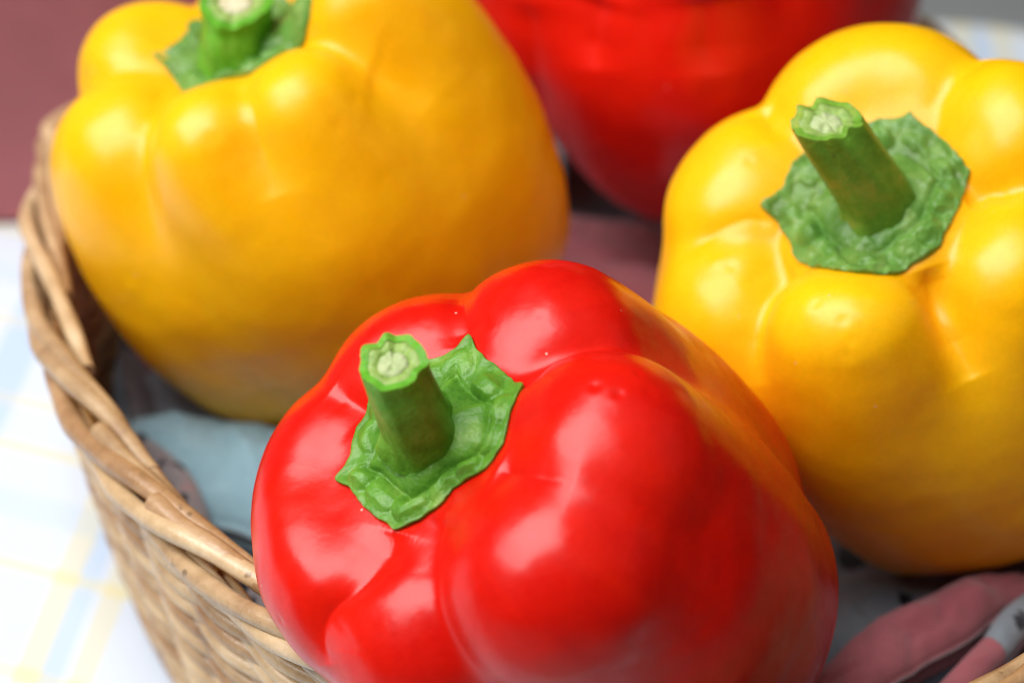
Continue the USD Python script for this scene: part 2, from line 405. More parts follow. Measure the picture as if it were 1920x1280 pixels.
NST = 46
for k in range(NST):                                               # stakes
    z = np.linspace(BASE_Z, RIM_Z - .002, 8)
    obj('stake', tube(wall_point(np.full(8, (k + .3) * NC / NST), z), .0011, 7), M_ROD[2], basket)
NROW = 23
for r in range(NROW):                                               # weavers, in front of one stake and behind the next
    z0 = BASE_Z + .0025 + r * (RIM_Z - BASE_Z - .007) / (NROW - 1)
    i = np.linspace(0, NC, 460, endpoint=False)
    ph = (i / NC * NST - .3) * np.pi + (r % 2) * np.pi
    wob = (noise(np.stack([i / 22.0, np.full_like(i, r * 3.7), np.zeros_like(i)], 1), 5) - .5)
    obj('weaver', tube(wall_point(i, z0 + wob * .0009, np.cos(ph) * .0011), .00140 + .0002 * rng.random(), 8, closed=True), M_ROD[(r * 5 + 1) % 3 if r % 4 else 1], basket)
obj('base', slab(CEN + (inset(OUTC, .0040)[::8] - CEN) * .93, .0012, BASE_Z + .001), M_ROD[2], basket, smooth=30)

# the braided border: rods that climb from the outside low over the top to the inside
TANG = np.roll(RIM_C, -1, 0) - np.roll(RIM_C, 1, 0); TANG /= np.linalg.norm(TANG, axis=1, keepdims=True)
INW = np.stack([-TANG[:, 1], TANG[:, 0]], 1)


def rim_point(i, psi, ex=.0032, ez=.0030):
    """psi 0 = outside, 90 = top, 180 = inside."""
    i = np.asarray(i, float) % NC; a = i.astype(int) % NC
    p, n = RIM_C[a], INW[a]
    b = (a + 1) % NC; t = (i - np.floor(i))[:, None]
    p = p * (1 - t) + RIM_C[b] * t; n = n * (1 - t) + INW[b] * t
    return np.c_[p - n * (np.cos(psi) * ex)[:, None], RIM_Z + np.sin(psi) * ez]


NROD = 30
STEP = NC / NROD
def rod(i0, span, p0, p1, r, k, taper=.9):
    n = 56
    tau = np.linspace(0, 1, n)
    e = tau * tau * (3 - 2 * tau) * .55 + tau * .45
    psi = np.radians(p0 + (p1 - p0) * e)
    i = i0 + tau * span
    w = 1 + .05 * np.sin(tau * 9 + k) + .03 * np.sin(tau * 23 + 2 * k)
    P = rim_point(i, psi, .0032 * w, .0030 * w)
    m = tube(P, r * np.linspace(1, taper, n) * (1 + .06 * np.sin(tau * 31 + k)), 12, lump=.10, seed=k)
    obj('willow_rod', m, M_ROD[[1, 0, 0, 2, 1, 0][k % 6]], basket, smooth=50)


for k in range(NROD):
    jit = (rng.random() - .5) * STEP * .4
    rod(k * STEP + jit, STEP * (3.5 + .5 * rng.random()), -85, 165 + 25 * rng.random(), .00165 + .0004 * rng.random(), k)
for k in range(NROD):                                               # rods whose cut ends show on top
    if rng.random() < .55 or k in (4, 8):
        rod((k + .45) * STEP + (rng.random() - .5) * STEP * .3, STEP * (2.5 + .5 * rng.random()), 72, 200, .0016 + .0004 * rng.random(), k + 40, .85)

# ------------------------------------------------------------------ patterned cloth in the basket
cloth = thing('patterned_cloth', 'crumpled rose, light blue and black printed cloth lining the basket under peppers', 'cloth', (CEN[0], CEN[1], BASE_Z))


def sheet_mesh():
    C = inset(OUTC, .0098)[::4]
    n = len(C); rings = []
    ss = np.linspace(.03, 1, 70)
    for s in ss:
        p = CEN + (C - CEN) * s * .93
        z = .0085 + .013 * (fbm(np.c_[p * 26, np.zeros(n)], 4, 9) - .35) + .006 * np.abs(noise(np.c_[p * 70, np.zeros(n)], 4) - .5)
        z += .022 * max(0, s - .86) / .14
        rings.append(np.c_[p, z])
    V = np.vstack([[[*CEN, .01]]] + rings)
    f = [np.stack([np.zeros(n, int), 1 + np.arange(n), 1 + (np.arange(n) + 1) % n], 1)]
    for k in range(len(rings) - 1):
        a = 1 + k * n + np.arange(n); b = 1 + k * n + (np.arange(n) + 1) % n
        f += [np.stack([a, a + n, b + n], 1), np.stack([a, b + n, b], 1)]
    return V, np.vstack(f)


obj('sheet', sheet_mesh(), M_SHEET, cloth)


def layer(A, B, hump, mat, seed, label=None, rough=.10, th=.09, ns=36, scallop=0.0):
    """A doubled-over piece of cloth between two edges (cm), humped between them, creased, with thickness and rolled edges."""
    n = 80
    A, B = spline(np.array(A, float), n), spline(np.array(B, float), n)
    u = np.linspace(0, 1, n)
    if scallop:
        B = B + ((B - A) * (np.abs(np.sin(u * np.pi * 5.5 + seed)) ** .6 - .6)[:, None]) * scallop
    sv = np.linspace(0, 1, ns)
    P = A[:, None] * (1 - sv)[None, :, None] + B[:, None] * sv[None, :, None]
    prof = (4 * sv * (1 - sv)) ** .55
    P[..., 2] += hump * prof[None]
    q = np.stack([P[..., 0], P[..., 1], 0 * P[..., 0]], -1)
    big = fbm(q * .75 + seed * 7.1, 3, seed) - .5
    cr = np.clip(.16 - np.abs(noise(q * 1.25 + seed * 2.3, seed + 5) - .5), 0, 1)
    P[..., 2] += rough * (2.2 * big - 2.0 * cr + .8 * (fbm(q * 2.6 + seed, 2, seed + 11) - .5)) * (.35 + .65 * prof[None])
    P[..., 0] += rough * .7 * (noise(q * 1.1 + 3.3, seed + 8) - .5)
    lo = P.copy(); lo[..., 2] -= th; lo[:, 0, 2] -= .25; lo[:, -1, 2] -= .25
    V = np.vstack([P.reshape(-1, 3), lo.reshape(-1, 3)]) / 100
    a, b = np.meshgrid(np.arange(n - 1), np.arange(ns - 1), indexing='ij'); k = (a * ns + b).ravel(); off = n * ns
    t = np.vstack([np.stack([k, k + ns, k + ns + 1], 1), np.stack([k, k + ns + 1, k + 1], 1)])
    f = [t[:, ::-1], t + off]
    for loop in (np.arange(n) * ns, np.arange(n) * ns + ns - 1, np.arange(ns), (n - 1) * ns + np.arange(ns)):
        f += [np.stack([loop[:-1], loop[1:], loop[1:] + off], 1), np.stack([loop[:-1], loop[1:] + off, loop[:-1] + off], 1)]
    obj('fold', (V, np.vstack(f)), mat, cloth, label=label)


layer([(-7.75, 34.9, 2.6), (-6.9, 34.85, 2.8), (-5.84, 34.65, 2.9), (-4.56, 34.3, 2.9), (-3.2, 33.6, 2.5)], [(-7.35, 33.0, 2.3), (-6.35, 32.5, 2.3), (-5.39, 32.0, 2.3), (-4.45, 31.5, 2.3), (-3.2, 31.0, 2.1)], .55, M_BLUE, 1, 'light blue fold beside the front red pepper', rough=.22)
layer([(-7.45, 34.1, 2.7), (-6.75, 32.6, 2.6), (-5.75, 30.7, 2.2)], [(-6.78, 33.8, 2.75), (-5.95, 32.75, 2.8), (-5.40, 31.2, 2.5), (-5.3, 30.4, 2.1)], .42, M_PRINT, 2, 'grey fold with black and pink print', rough=.14)
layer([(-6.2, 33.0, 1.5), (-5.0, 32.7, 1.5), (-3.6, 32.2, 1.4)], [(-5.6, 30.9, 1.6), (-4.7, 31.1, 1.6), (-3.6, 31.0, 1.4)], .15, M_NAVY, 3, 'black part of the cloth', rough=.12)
layer([(-5.3, 31.1, 2.0), (-4.5, 31.15, 2.1), (-3.8, 30.9, 2.0)], [(-5.0, 29.9, 2.0), (-4.2, 29.7, 2.0), (-3.6, 29.6, 1.8)], .35, M_PRINT, 4, rough=.14)
layer([(-8.3, 38.0, 1.9), (-6.8, 37.4, 2.0), (-4.5, 36.8, 1.8)], [(-7.9, 35.0, 2.0), (-6.3, 34.9, 2.0), (-4.3, 34.4, 1.8)], .5, M_GREY, 5, 'grey blue fold in the shade of the left pepper', rough=.22)
layer([(-.4, 40.9, 2.4), (1.39, 40.7, 2.5), (3.34, 40.4, 2.4), (4.6, 40.2, 2.0)], [(-.4, 38.2, 2.3), (1.4, 38.2, 2.4), (2.9, 38.4, 2.4), (4.4, 38.8, 2.0)], .6, M_ROSE, 6, 'rose fold between the two yellow peppers', rough=.12)
layer([(2.2, 38.6, 2.5), (3.1, 38.75, 2.7), (4.4, 39.0, 2.4)], [(2.2, 37.0, 2.3), (3.3, 37.0, 2.4), (4.4, 37.0, 2.3)], .4, M_BLUE, 7, rough=.12)
layer([(-.8, 44.0, 1.6), (1.6, 43.8, 1.8), (4.0, 43.4, 1.6)], [(-.8, 41.2, 1.5), (1.6, 41.0, 1.6), (4.0, 40.8, 1.5)], .5, M_ROSE, 8, rough=.18)
layer([(-.6, 46.0, 3.6), (.4, 45.8, 3.8), (1.2, 45.4, 3.4)], [(-.6, 43.9, 3.2), (.4, 43.8, 3.2), (1.2, 43.6, 3.0)], .5, M_GREY, 9, rough=.18)
layer([(4.4, 27.3, 2.4), (5.3, 28.0, 2.5), (6.36, 29.0, 2.7), (7.6, 29.75, 2.7), (8.9, 30.3, 2.5), (10.3, 30.9, 2.1)], [(4.6, 25.9, 2.3), (5.6, 26.8, 2.55), (6.69, 27.6, 2.65), (7.72, 28.4, 2.65), (9.0, 29.5, 2.5), (10.3, 30.2, 2.1)], .42, M_ROSE, 10, 'rose fold with scalloped edge under the right yellow pepper', rough=.24, scallop=.035)
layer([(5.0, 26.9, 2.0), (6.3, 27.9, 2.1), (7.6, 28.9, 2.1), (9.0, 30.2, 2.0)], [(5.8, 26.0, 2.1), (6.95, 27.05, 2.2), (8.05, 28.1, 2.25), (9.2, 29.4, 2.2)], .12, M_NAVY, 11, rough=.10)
layer([(6.0, 26.05, 2.6), (6.65, 26.75, 2.75), (7.05, 27.15, 2.8)], [(6.4, 25.6, 2.6), (7.0, 26.35, 2.7), (7.4, 26.75, 2.75)], .2, M_PRINT, 12, rough=.09)
layer([(7.07, 27.17, 2.8), (7.6, 27.75, 2.85), (8.1, 28.35, 2.85)], [(7.42, 26.77, 2.75), (7.95, 27.4, 2.8), (8.45, 28.0, 2.8)], .22, M_ROSE, 13, rough=.09)
layer([(8.12, 28.37, 2.85), (8.6, 29.1, 2.85), (9.2, 29.9, 2.6)], [(8.47, 28.02, 2.8), (9.0, 28.7, 2.8), (9.6, 29.5, 2.5)], .22, M_GREY, 14, 'grey blue patch with black spots at the basket edge', rough=.09)
layer([(4.2, 31.4, 1.3), (6.0, 31.4, 1.5), (8.4, 31.9, 1.5)], [(4.0, 28.6, 1.4), (5.8, 29.2, 1.6), (8.2, 30.4, 1.6)], .4, M_GREY, 15, rough=.22)

# ------------------------------------------------------------------ peppers
PR = math.radians(PITCH)
UPC, FWC = np.array([0, math.cos(PR), math.sin(PR)]), np.array([0, math.sin(PR), -math.cos(PR)])


def to_world(p):                                                   # from the surveyed frame (cm) to the world (m)
    return np.stack([p[..., 0], p @ FWC, p @ UPC + CAM_H * 100], -1) / 100


def P_TOP(s):
    return s.tc + 1.5


class Pepper:
    """Six lobes, each a swept round of changing radius, blended along an axis."""
    def __init__(s, n, tc, bowl, wt, bulge, tk, dk, x):
        s.n, s.tc, s.bowl, s.wt, s.bulge, s.tk, s.dk = n, tc, bowl, wt, bulge, tk, dk
        x = np.array(x); s.c = x[:3]
        s.ax = x[3:6] / np.linalg.norm(x[3:6])
        e1 = np.array([0, 0, 1.0]) - s.ax * s.ax[2]; s.e1 = e1 / np.linalg.norm(e1); s.e2 = np.cross(s.ax, s.e1)
        s.L = x[6:].reshape(n, 7)

    @staticmethod
    def sweep(p, a, b, ra, rb, bulge):
        ba = b - a; l = np.linalg.norm(ba); y = ((p - a) @ ba) / l
        x2 = np.maximum(((p - a) ** 2).sum(-1) - y * y, 1e-6)
        h = np.clip(y / l, 0, 1)
        for _ in range(9):
            d = np.sqrt(x2 + (y - h * l) ** 2)
            h = .4 * h + .6 * np.clip((y + ((rb - ra) + 4 * bulge * (1 - 2 * h)) * d / l) / l, 0, 1)
        return np.sqrt(x2 + (y - h * l) ** 2) - (ra + (rb - ra) * h + 4 * bulge * h * (1 - h))

    def f(s, p):
        d = p - s.c; t = d @ s.ax; out = []
        for th, r1, t1, q1, r2, t2, q2 in s.L:
            u = math.cos(th) * s.e1 + math.sin(th) * s.e2; v = np.cross(s.ax, u)
            pp = d - v * ((d @ v) * (1 - 1 / (1.5 if s.dk > 0 and len(out) == 5 else s.wt)))[..., None]
            out.append(s.sweep(pp, s.ax * t1 + u * r1, -s.ax * t2 + u * r2, q1, q2, s.bulge))
        out.append(s.sweep(d, s.ax * (s.tc - 2.05), -s.ax * 2.4, 1.9, 1.9, 0.0))
        rh = np.sqrt(((d - s.ax * t[..., None]) ** 2).sum(-1) + 1e-9)
        out.append(np.sqrt(np.maximum(rh - .85, 0) ** 2 + (t - s.tc + 1.0) ** 2) - .93)
        fl = np.stack(out, -1)
        k = np.clip((s.tk - t) / 3.8, 0, 1); k = .09 + .45 * k * k * (3 - 2 * k)
        if s.dk > 0:                                                # two lobes that run together, and one sharp crease
            th = np.arctan2(d @ s.e2, d @ s.e1); fd = np.clip((rh - .5) / 1.0, 0, 1)
            k = k + fd * s.dk * np.exp(-((th - .15) / .55) ** 2) * np.clip((3.6 - t) / 1.2, 0, 1)
            k = k * (1 - .72 * fd * np.exp(-((th + 1.72) / .32) ** 2))
        m = fl.min(-1)
        g0 = m - k * np.log(np.exp(-(fl - m[..., None]) / k[..., None]).sum(-1))
        q = d - s.ax * t[..., None]; rho = np.sqrt((q * q).sum(-1) + 1e-9); e = np.maximum(0, rho - 1.5)
        sl = 2 * s.bowl * rho + 1.6 * e
        g = (t - s.tc - s.bowl * rho ** 2 - .8 * e * e) / np.sqrt(1 + sl * sl); kk = .3
        m = np.maximum(g0, g)
        return m + kk * np.log(np.exp((g0 - m) / kk) + np.exp((g - m) / kk)) - kk * .05

    def mesh(s, sub, seed, dents=(), creases=()):
        ico = trimesh.creation.icosphere(4)
        D, Fc = np.array(ico.vertices), np.array(ico.faces)
        ts = np.linspace(1.0, 8.5, 160)
        val = s.f(s.c + D[:, None] * ts[None, :, None]) < 0
        r = ts[val.shape[1] - 1 - val[:, ::-1].argmax(1)]
        for lev in range(4, sub + 1):
            if lev > 4:
                m = trimesh.Trimesh(D * r[:, None], Fc, process=False).subdivide()
                V = np.array(m.vertices); Fc = np.array(m.faces)
                r = np.linalg.norm(V, axis=1); D = V / r[:, None]
            for _ in range(4):
                a = s.f(s.c + D * r[:, None]); b = s.f(s.c + D * (r + .01)[:, None])
                r = r - np.clip(a / np.maximum((b - a) / .01, .25), -.25, .25)
        V = s.c + D * r[:, None]
        e = .004
        N = np.stack([s.f(V + e * w) - s.f(V - e * w) for w in np.eye(3)], -1); N /= np.linalg.norm(N, axis=1, keepdims=True)
        s.seed = seed
        V = V + N * s.wave(V)[:, None]
        for line, dep, sig in creases:
            Q, _ = even(spline(line, 200), 160, closed=False)
            w = np.clip(np.minimum(np.arange(160) / 20.0, (159 - np.arange(160)) / 55.0), 0, 1) ** .7
            dist, at = cKDTree(Q).query(V, distance_upper_bound=1.6)
            hit = np.isfinite(dist)
            V[hit] -= N[hit] * (dep * w[at[hit]] * (.65 * np.exp(-dist[hit] / sig) + .35 * np.exp(-(dist[hit] / (2.6 * sig)) ** 2)))[:, None]
        for (px, rad, dep) in dents:
            d2 = ((V - np.array(px)) ** 2).sum(1)
            V = V - N * (dep * np.exp(-d2 / (rad * rad)))[:, None] + N * (dep * .5 * np.exp(-d2 / (4 * rad * rad)))[:, None]
        return V, Fc

    def wave(s, V):
        return (fbm(V * .55 + s.seed * 3.1, 2, s.seed) - .5) * .16 + (fbm(V * 1.6 + s.seed, 2, s.seed + 4) - .5) * .035 + (fbm(V * 4.5 + s.seed, 2, s.seed + 5) - .5) * .004

    def local(s, th, rho, t):
        return s.c + s.ax * np.asarray(t)[..., None] + np.asarray(rho)[..., None] * (np.cos(th)[..., None] * s.e1 + np.sin(th)[..., None] * s.e2)

    def floor(s, th, rho):
        t = np.linspace(P_TOP(s), s.tc - 1.2, 70)
        P = s.local(th[..., None], rho[..., None] + 0 * t, t + 0 * rho[..., None])
        v = s.f(P) < 0
        return t[v.argmax(-1)]


def calyx_mesh(P, outline, seed, mound, lift, wrinkle, blob, nr=64, nt=260):
    """A leafy star cap: mound round the stem, a groove, a ring of puckers, a thin lip."""
    o = np.array(outline, float); a = np.radians(o[:, 0]); k = np.argsort(a % (2 * np.pi)); a, rr = (a % (2 * np.pi))[k], o[k, 1]
    th = np.linspace(0, 2 * np.pi, nt, endpoint=False)
    R = np.interp(th, np.r_[a[-1] - 2 * np.pi, a, a[0] + 2 * np.pi], np.r_[rr[-1], rr, rr[0]])
    R = R * .7 + .15 * (np.roll(R, 1) + np.roll(R, -1))
    R *= 1 + .012 * (noise(np.c_[th * 16, th * 0, th * 0], seed) - .5)
    u = np.linspace(0.02, 1, nr)
    TH, U = np.meshgrid(th, u, indexing='ij'); RHO = R[:, None] * U
    lo = P.floor(TH, RHO)
    lo = lo + P.wave(P.local(TH, RHO, lo))
    import scipy.ndimage as nd
    lo = np.maximum(lo - .02, nd.gaussian_filter(lo, (2, 1.2), mode=('wrap', 'nearest')))
    plane = P.tc + lift * U ** 2
    base = np.maximum(lo + .022, np.minimum(plane, lo + .05))
    X = np.stack([RHO * np.cos(TH), RHO * np.sin(TH), 0 * RHO], -1)
    gr = P.gr + .07 * (noise(np.stack([np.cos(TH) * 1.7, np.sin(TH) * 1.7, 0 * TH], -1), seed + 2) - .5) * 2
    m = np.clip(1 - (U / gr) ** 2.6, 0, 1)
    h = mound * (.55 * m ** .6 + .45 * np.clip(1 - U / gr, 0, 1) ** 1.1) * (U < gr)
    h -= .035 * np.exp(-((U - gr) / .03) ** 2)
    pr = np.random.default_rng(seed + 40)
    puck = np.zeros_like(U)
    for q in range(12):
        ta = q / 12 * 2 * np.pi + pr.uniform(-.10, .10); ua = pr.uniform(.72, .82); sz = pr.uniform(.22, .32)
        ra = np.interp(ta % (2 * np.pi), th, R) * ua
        dd = (X[..., 0] - ra * np.cos(ta)) ** 2 + (X[..., 1] - ra * np.sin(ta)) ** 2
        puck = np.maximum(puck, np.clip(1 - dd / sz ** 2, 0, 1) ** .5 * pr.uniform(.55, 1.0))
    h += blob * puck * np.clip((.97 - U) * 9, 0, 1) * np.clip((U - gr) * 9, 0, 1)
    h += wrinkle * (fbm(X * 3.3, 3, seed + 3) - .5) * np.clip((U - .3) * 3, 0, 1)
    h += wrinkle * .55 * (np.abs(noise(X * 5.5, seed + 9) - .5) * -2 + .5) * np.clip((U - .45) * 3, 0, 1)
    h += .012 * np.exp(-((U - .97) / .05) ** 2) * (1 + .6 * (noise(np.c_[th * 5, th * 0, th * 0], seed + 1)[:, None] - .5))
    h += .03
    h = np.maximum(h, .015)
    top = P.local(TH, RHO, base + h)
    edge = P.local(th, R * 1.004, base[:, -1] + .02)
    und = P.local(th, R * .985, base[:, -1] - .05)
    bot = P.local(TH[:, ::12], RHO[:, ::12], base[:, ::12] - .12)
    nb = bot.shape[1]
    V = top.reshape(-1, 3); fs = []
    i = np.arange(nt); i2 = (i + 1) % nt
    for j in range(nr - 1):
        fs += [np.stack([i * nr + j, i * nr + j + 1, i2 * nr + j + 1], 1), np.stack([i * nr + j, i2 * nr + j + 1, i2 * nr + j], 1)]
    n0 = len(V); V = np.vstack([V, edge, und])
    fs += [np.stack([i * nr + nr - 1, n0 + i, n0 + i2], 1), np.stack([i * nr + nr - 1, n0 + i2, i2 * nr + nr - 1], 1),
           np.stack([n0 + i, n0 + nt + i, n0 + nt + i2], 1), np.stack([n0 + i, n0 + nt + i2, n0 + i2], 1)]
    n1 = len(V); V = np.vstack([V, P.local(np.zeros(1), np.zeros(1), np.array([base[:, 0].mean() + h[:, 0].mean()]))])
    fs.append(np.stack([np.full(nt, n1), i * nr, i2 * nr], 1))
    n2 = len(V); V = np.vstack([V, P.local(np.zeros(1), np.zeros(1), np.array([base[:, 0].mean() - .1]))])
    fs.append(np.stack([np.full(nt, n2), n0 + nt + i2, n0 + nt + i], 1))
    return V, np.vstack(fs)


def stem_mesh(pts, rads, seed, ribs=6, rib=.06, tilt=None, jag=.05, n=60, sides=72):
    """A ribbed stalk along points (cm); the cut top is the plane through the last point with normal tilt."""
    C = spline(pts, n); tau = np.linspace(0, 1, n)
    R = np.interp(tau, np.linspace(0, 1, len(rads)), rads)
    t = np.gradient(C, axis=0); t /= np.linalg.norm(t, axis=1, keepdims=True)
    a = np.cross(t, [0.3, .1, 1.0]); a /= np.linalg.norm(a, axis=1, keepdims=True); b = np.cross(a, t)
    ph = np.linspace(0, 2 * np.pi, sides, endpoint=False)
    tw = tau * .35
    ang = ph[None] + tw[:, None]
    prof = 1 + rib * np.sign(np.cos(ribs * ph)) * np.abs(np.cos(ribs * ph)) ** .7 * .5 + .05 * np.cos(2 * ph + seed) + .04 * np.cos(3 * ph + 2 * seed)
    V = C[:, None] + (R[:, None] * prof[None])[..., None] * (np.cos(ang)[..., None] * a[:, None] + np.sin(ang)[..., None] * b[:, None])
    cs = np.stack([np.cos(ang) * 1.6 + seed, np.sin(ang) * 1.6, np.broadcast_to(tau[:, None] * .9, ang.shape)], -1)
    nn = (fbm(cs, 2, seed) - .5) * .16 + (fbm(cs * np.array([3.0, 3.0, 1.2]), 3, seed + 3) - .5) * .07
    V = V + nn[..., None] * (V - C[:, None]) / R[:, None, None]
    top = t[-1] if tilt is None else np.array(tilt) / np.linalg.norm(tilt)
    w = np.clip((tau - .72) / .28, 0, 1)[:, None, None] ** 2                    # slide the last part onto the cut plane
    off = -((V[-1] - C[-1]) @ top) / (t[-1] @ top) + jag * (noise(np.c_[np.cos(ph) * 3, np.sin(ph) * 3, 0 * ph], seed) - .3)
    V = V + w * off[None, :, None] * t[-1]
    rim = V[-1]
    v = V.reshape(-1, 3)
    i, j = np.meshgrid(np.arange(n - 1), np.arange(sides), indexing='ij'); j2 = (j + 1) % sides
    f = np.stack([i * sides + j, i * sides + j2, (i + 1) * sides + j2, (i + 1) * sides + j], -1).reshape(-1, 4)
    f = np.vstack([f[:, [0, 1, 2]], f[:, [0, 2, 3]]])
    # inner wall of the skin at the cut
    cc = rim.mean(0); inn = cc + (rim - cc) * .76 - top * .015
    n0 = len(v); v = np.vstack([v, inn]); k = np.arange(sides); k2 = (k + 1) % sides; r0 = (n - 1) * sides
    f = np.vstack([f, np.stack([r0 + k, r0 + k2, n0 + k2], 1), np.stack([r0 + k, n0 + k2, n0 + k], 1)])
    # cut face
    rl = np.linalg.norm(rim - cc, axis=1, keepdims=True); even_rim = (rim - cc) / rl * (rl.mean() * .8 + .2 * rl) * (1 + .10 * (noise(np.c_[np.cos(ph) * 1.4 + seed, np.sin(ph) * 1.4, 0 * ph], seed + 8) - .5))[:, None]
    rings = []
    for q, z in ((.78, -.03), (.70, -.015), (.58, -.02), (.49, -.05), (.45, -.08)):
        rings.append(cc + (even_rim * (q < .7) + (rim - cc) * (q >= .7)) * q + top * (z + .02 * (noise(even_rim * q * 9, seed + 2) - .5))[:, None])
    fv = np.vstack(rings); ff = []
    for q in range(len(rings) - 1):
        ff += [np.stack([q * sides + k, q * sides + k2, (q + 1) * sides + k2], 1), np.stack([q * sides + k, (q + 1) * sides + k2, (q + 1) * sides + k], 1)]
    pr = [cc + even_rim * q + top * (z + .05 * (noise(even_rim * q * 14, seed + 6) - .5))[:, None] for q, z in ((.48, -.09), (.43, -.045), (.34, -.02), (.22, -.03), (.08, -.02))]
    pv = np.vstack(pr + [cc[None] - top * .02]); pf = []
    for q in range(len(pr) - 1):
        pf += [np.stack([q * sides + k, q * sides + k2, (q + 1) * sides + k2], 1), np.stack([q * sides + k, (q + 1) * sides + k2, (q + 1) * sides + k], 1)]
    pf.append(np.stack([(len(pr) - 1) * sides + k, (len(pr) - 1) * sides + k2, np.full(sides, len(pv) - 1)], 1))
    return (v, f), (fv, np.vstack(ff)), (pv, np.vstack(pf))


DENT_FR = [((1.16, -0.61, -30.86), 0.1, 0.035), ((1.77, -0.48, -31.12), 0.07, 0.025), ((1.48, -0.72, -30.74), 0.09, 0.03), ((0.31, 0.17, -32.58), 0.06, 0.014), ((0.41, 0.39, -32.67), 0.07, 0.012), ((-1.29, 0.28, -33.47), 0.12, 0.012), ((-0.47, -0.04, -32.87), 0.05, 0.008), ((-3.28, -2.09, -32.84), 0.05, 0.01), ((-3.36, -4.07, -32.51), 0.08, 0.02), ((-2.35, -4.17, -31.53), 0.05, 0.008), ((-0.25, -3.36, -30.08), 0.05, 0.008), ((0.86, -2.67, -29.97), 0.06, 0.01), ((1.9, -0.71, -30.92), 0.12, 0.02)]
DENT_RY = [((3.71, 1.27, -37.59), 0.1, 0.02), ((3.49, 1.36, -37.74), 0.14, -0.02), ((4.07, 3.11, -38.07), 0.1, 0.015), ((4.89, 0.6, -35.67), 0.1, 0.02), ((5.28, 0.34, -35.38), 0.11, 0.022), ((5.33, -0.21, -35.44), 0.14, 0.02), ((4.4, -0.53, -36.55), 0.08, 0.012), ((5.4, -0.0, -35.37), 0.08, 0.015), ((5.8, 0.68, -35.46), 0.12, -0.012), ((6.54, 0.59, -35.8), 0.08, 0.01), ((4.41, 0.99, -37.46), 0.1, 0.015)]
DENT_LY = [((-2.74, 4.18, -38.59), 0.16, 0.02), ((-3.04, 3.69, -38.32), 0.14, 0.02), ((-6.95, 0.98, -40.69), 0.14, -0.02), ((-6.48, 1.35, -40.23), 0.12, 0.015), ((-4.46, 2.41, -38.61), 0.14, 0.01), ((-5.17, 3.51, -38.37), 0.15, 0.012)]
CREASES = {
    'FR': [([(-1.7, -2.7, -31.88), (-1.85, -2.94, -31.72), (-2.05, -3.19, -31.61), (-2.35, -3.53, -31.58), (-2.63, -3.85, -31.73), (-2.77, -4.14, -31.86), (-2.75, -4.42, -31.99), (-2.63, -4.66, -32.02)], 0.22, 0.17),
           ([(-2.16, -1.08, -33.28), (-2.37, -0.95, -33.46), (-2.59, -0.82, -33.6), (-2.8, -0.73, -33.79)], 0.12, 0.14),
           ([(-0.73, -0.0, -33.1), (-0.77, 0.32, -33.33), (-0.79, 0.57, -33.7), (-0.76, 0.76, -34.5)], 0.12, 0.16),
           ([(-0.95, -2.5, -31.51), (-1.12, -2.87, -31.37), (-1.18, -3.22, -31.15), (-1.13, -3.58, -31.01)], 0.05, 0.3),
           ([(0.19, -0.63, -31.83), (0.39, -0.39, -32.27), (0.7, -0.22, -32.37), (1.09, -0.13, -32.49), (1.57, -0.12, -32.71), (1.93, -0.21, -32.82)], 0.09, 0.12),
           ([(-0.19, -1.79, -31.21), (0.18, -1.81, -30.66), (0.55, -1.87, -30.39), (0.84, -1.93, -30.28)], 0.1, 0.16)],
    'RY': [([(6.76, 1.18, -36.26), (6.94, 0.7, -36.29), (7.09, 0.26, -36.16), (7.3, -0.17, -36.14), (7.53, -0.61, -36.2)], 0.22, 0.13),
           ([(4.75, 1.15, -37.26), (4.4, 0.85, -37.36), (4.16, 0.45, -37.24), (4.07, -0.09, -37.23), (4.17, -0.72, -37.26)], 0.1, 0.2),
           ([(4.68, 1.26, -37.42), (4.24, 1.13, -37.48), (3.87, 0.9, -37.39)], 0.04, 0.15),
           ([(4.41, 4.08, -39.05), (4.54, 3.8, -38.56), (4.7, 3.5, -38.33)], 0.14, 0.14),
           ([(8.1, 4.82, -37.83), (7.59, 4.52, -37.57), (7.27, 4.2, -37.56), (7.05, 3.84, -37.59)], 0.1, 0.14),
           ([(7.52, 2.3, -36.8), (7.89, 2.43, -36.85), (8.19, 2.44, -36.62), (8.42, 2.44, -36.54)], 0.1, 0.12),
           ([(4.46, 2.02, -37.86), (4.01, 2.08, -37.86), (3.48, 1.85, -38.05), (2.95, 1.43, -38.3)], 0.08, 0.12)],
    'LY': [([(-6.28, 4.8, -40.91), (-6.41, 4.36, -40.25), (-6.38, 3.76, -39.12), (-6.58, 3.25, -39.74)], 0.12, 0.2),
           ([(-4.79, 4.65, -39.09), (-4.58, 4.07, -38.49), (-4.44, 3.51, -38.43), (-4.28, 2.96, -38.5), (-4.13, 2.5, -38.57)], 0.13, 0.22),
           ([(-8.25, 4.96, -42.25), (-7.7, 4.91, -41.29), (-7.19, 4.93, -40.98)], 0.12, 0.18),
           ([(-2.54, 4.71, -39.19), (-2.22, 4.61, -39.3), (-1.89, 4.55, -39.38), (-1.52, 4.18, -39.54)], 0.05, 0.35)],
    'BR': [([(1.69, 6.82, -43.99), (1.61, 6.37, -44.17), (1.58, 5.97, -44.33), (1.63, 5.46, -44.53)], 0.24, 0.30),
           ([(0.27, 6.86, -44.94), (0.35, 6.01, -45.41), (0.53, 5.12, -46.27), (0.79, 4.53, -47.14)], 0.2, 0.35),
           ([(3.71, 6.68, -43.05), (3.81, 6.05, -43.37), (3.9, 5.27, -43.8)], 0.14, 0.4)],
}
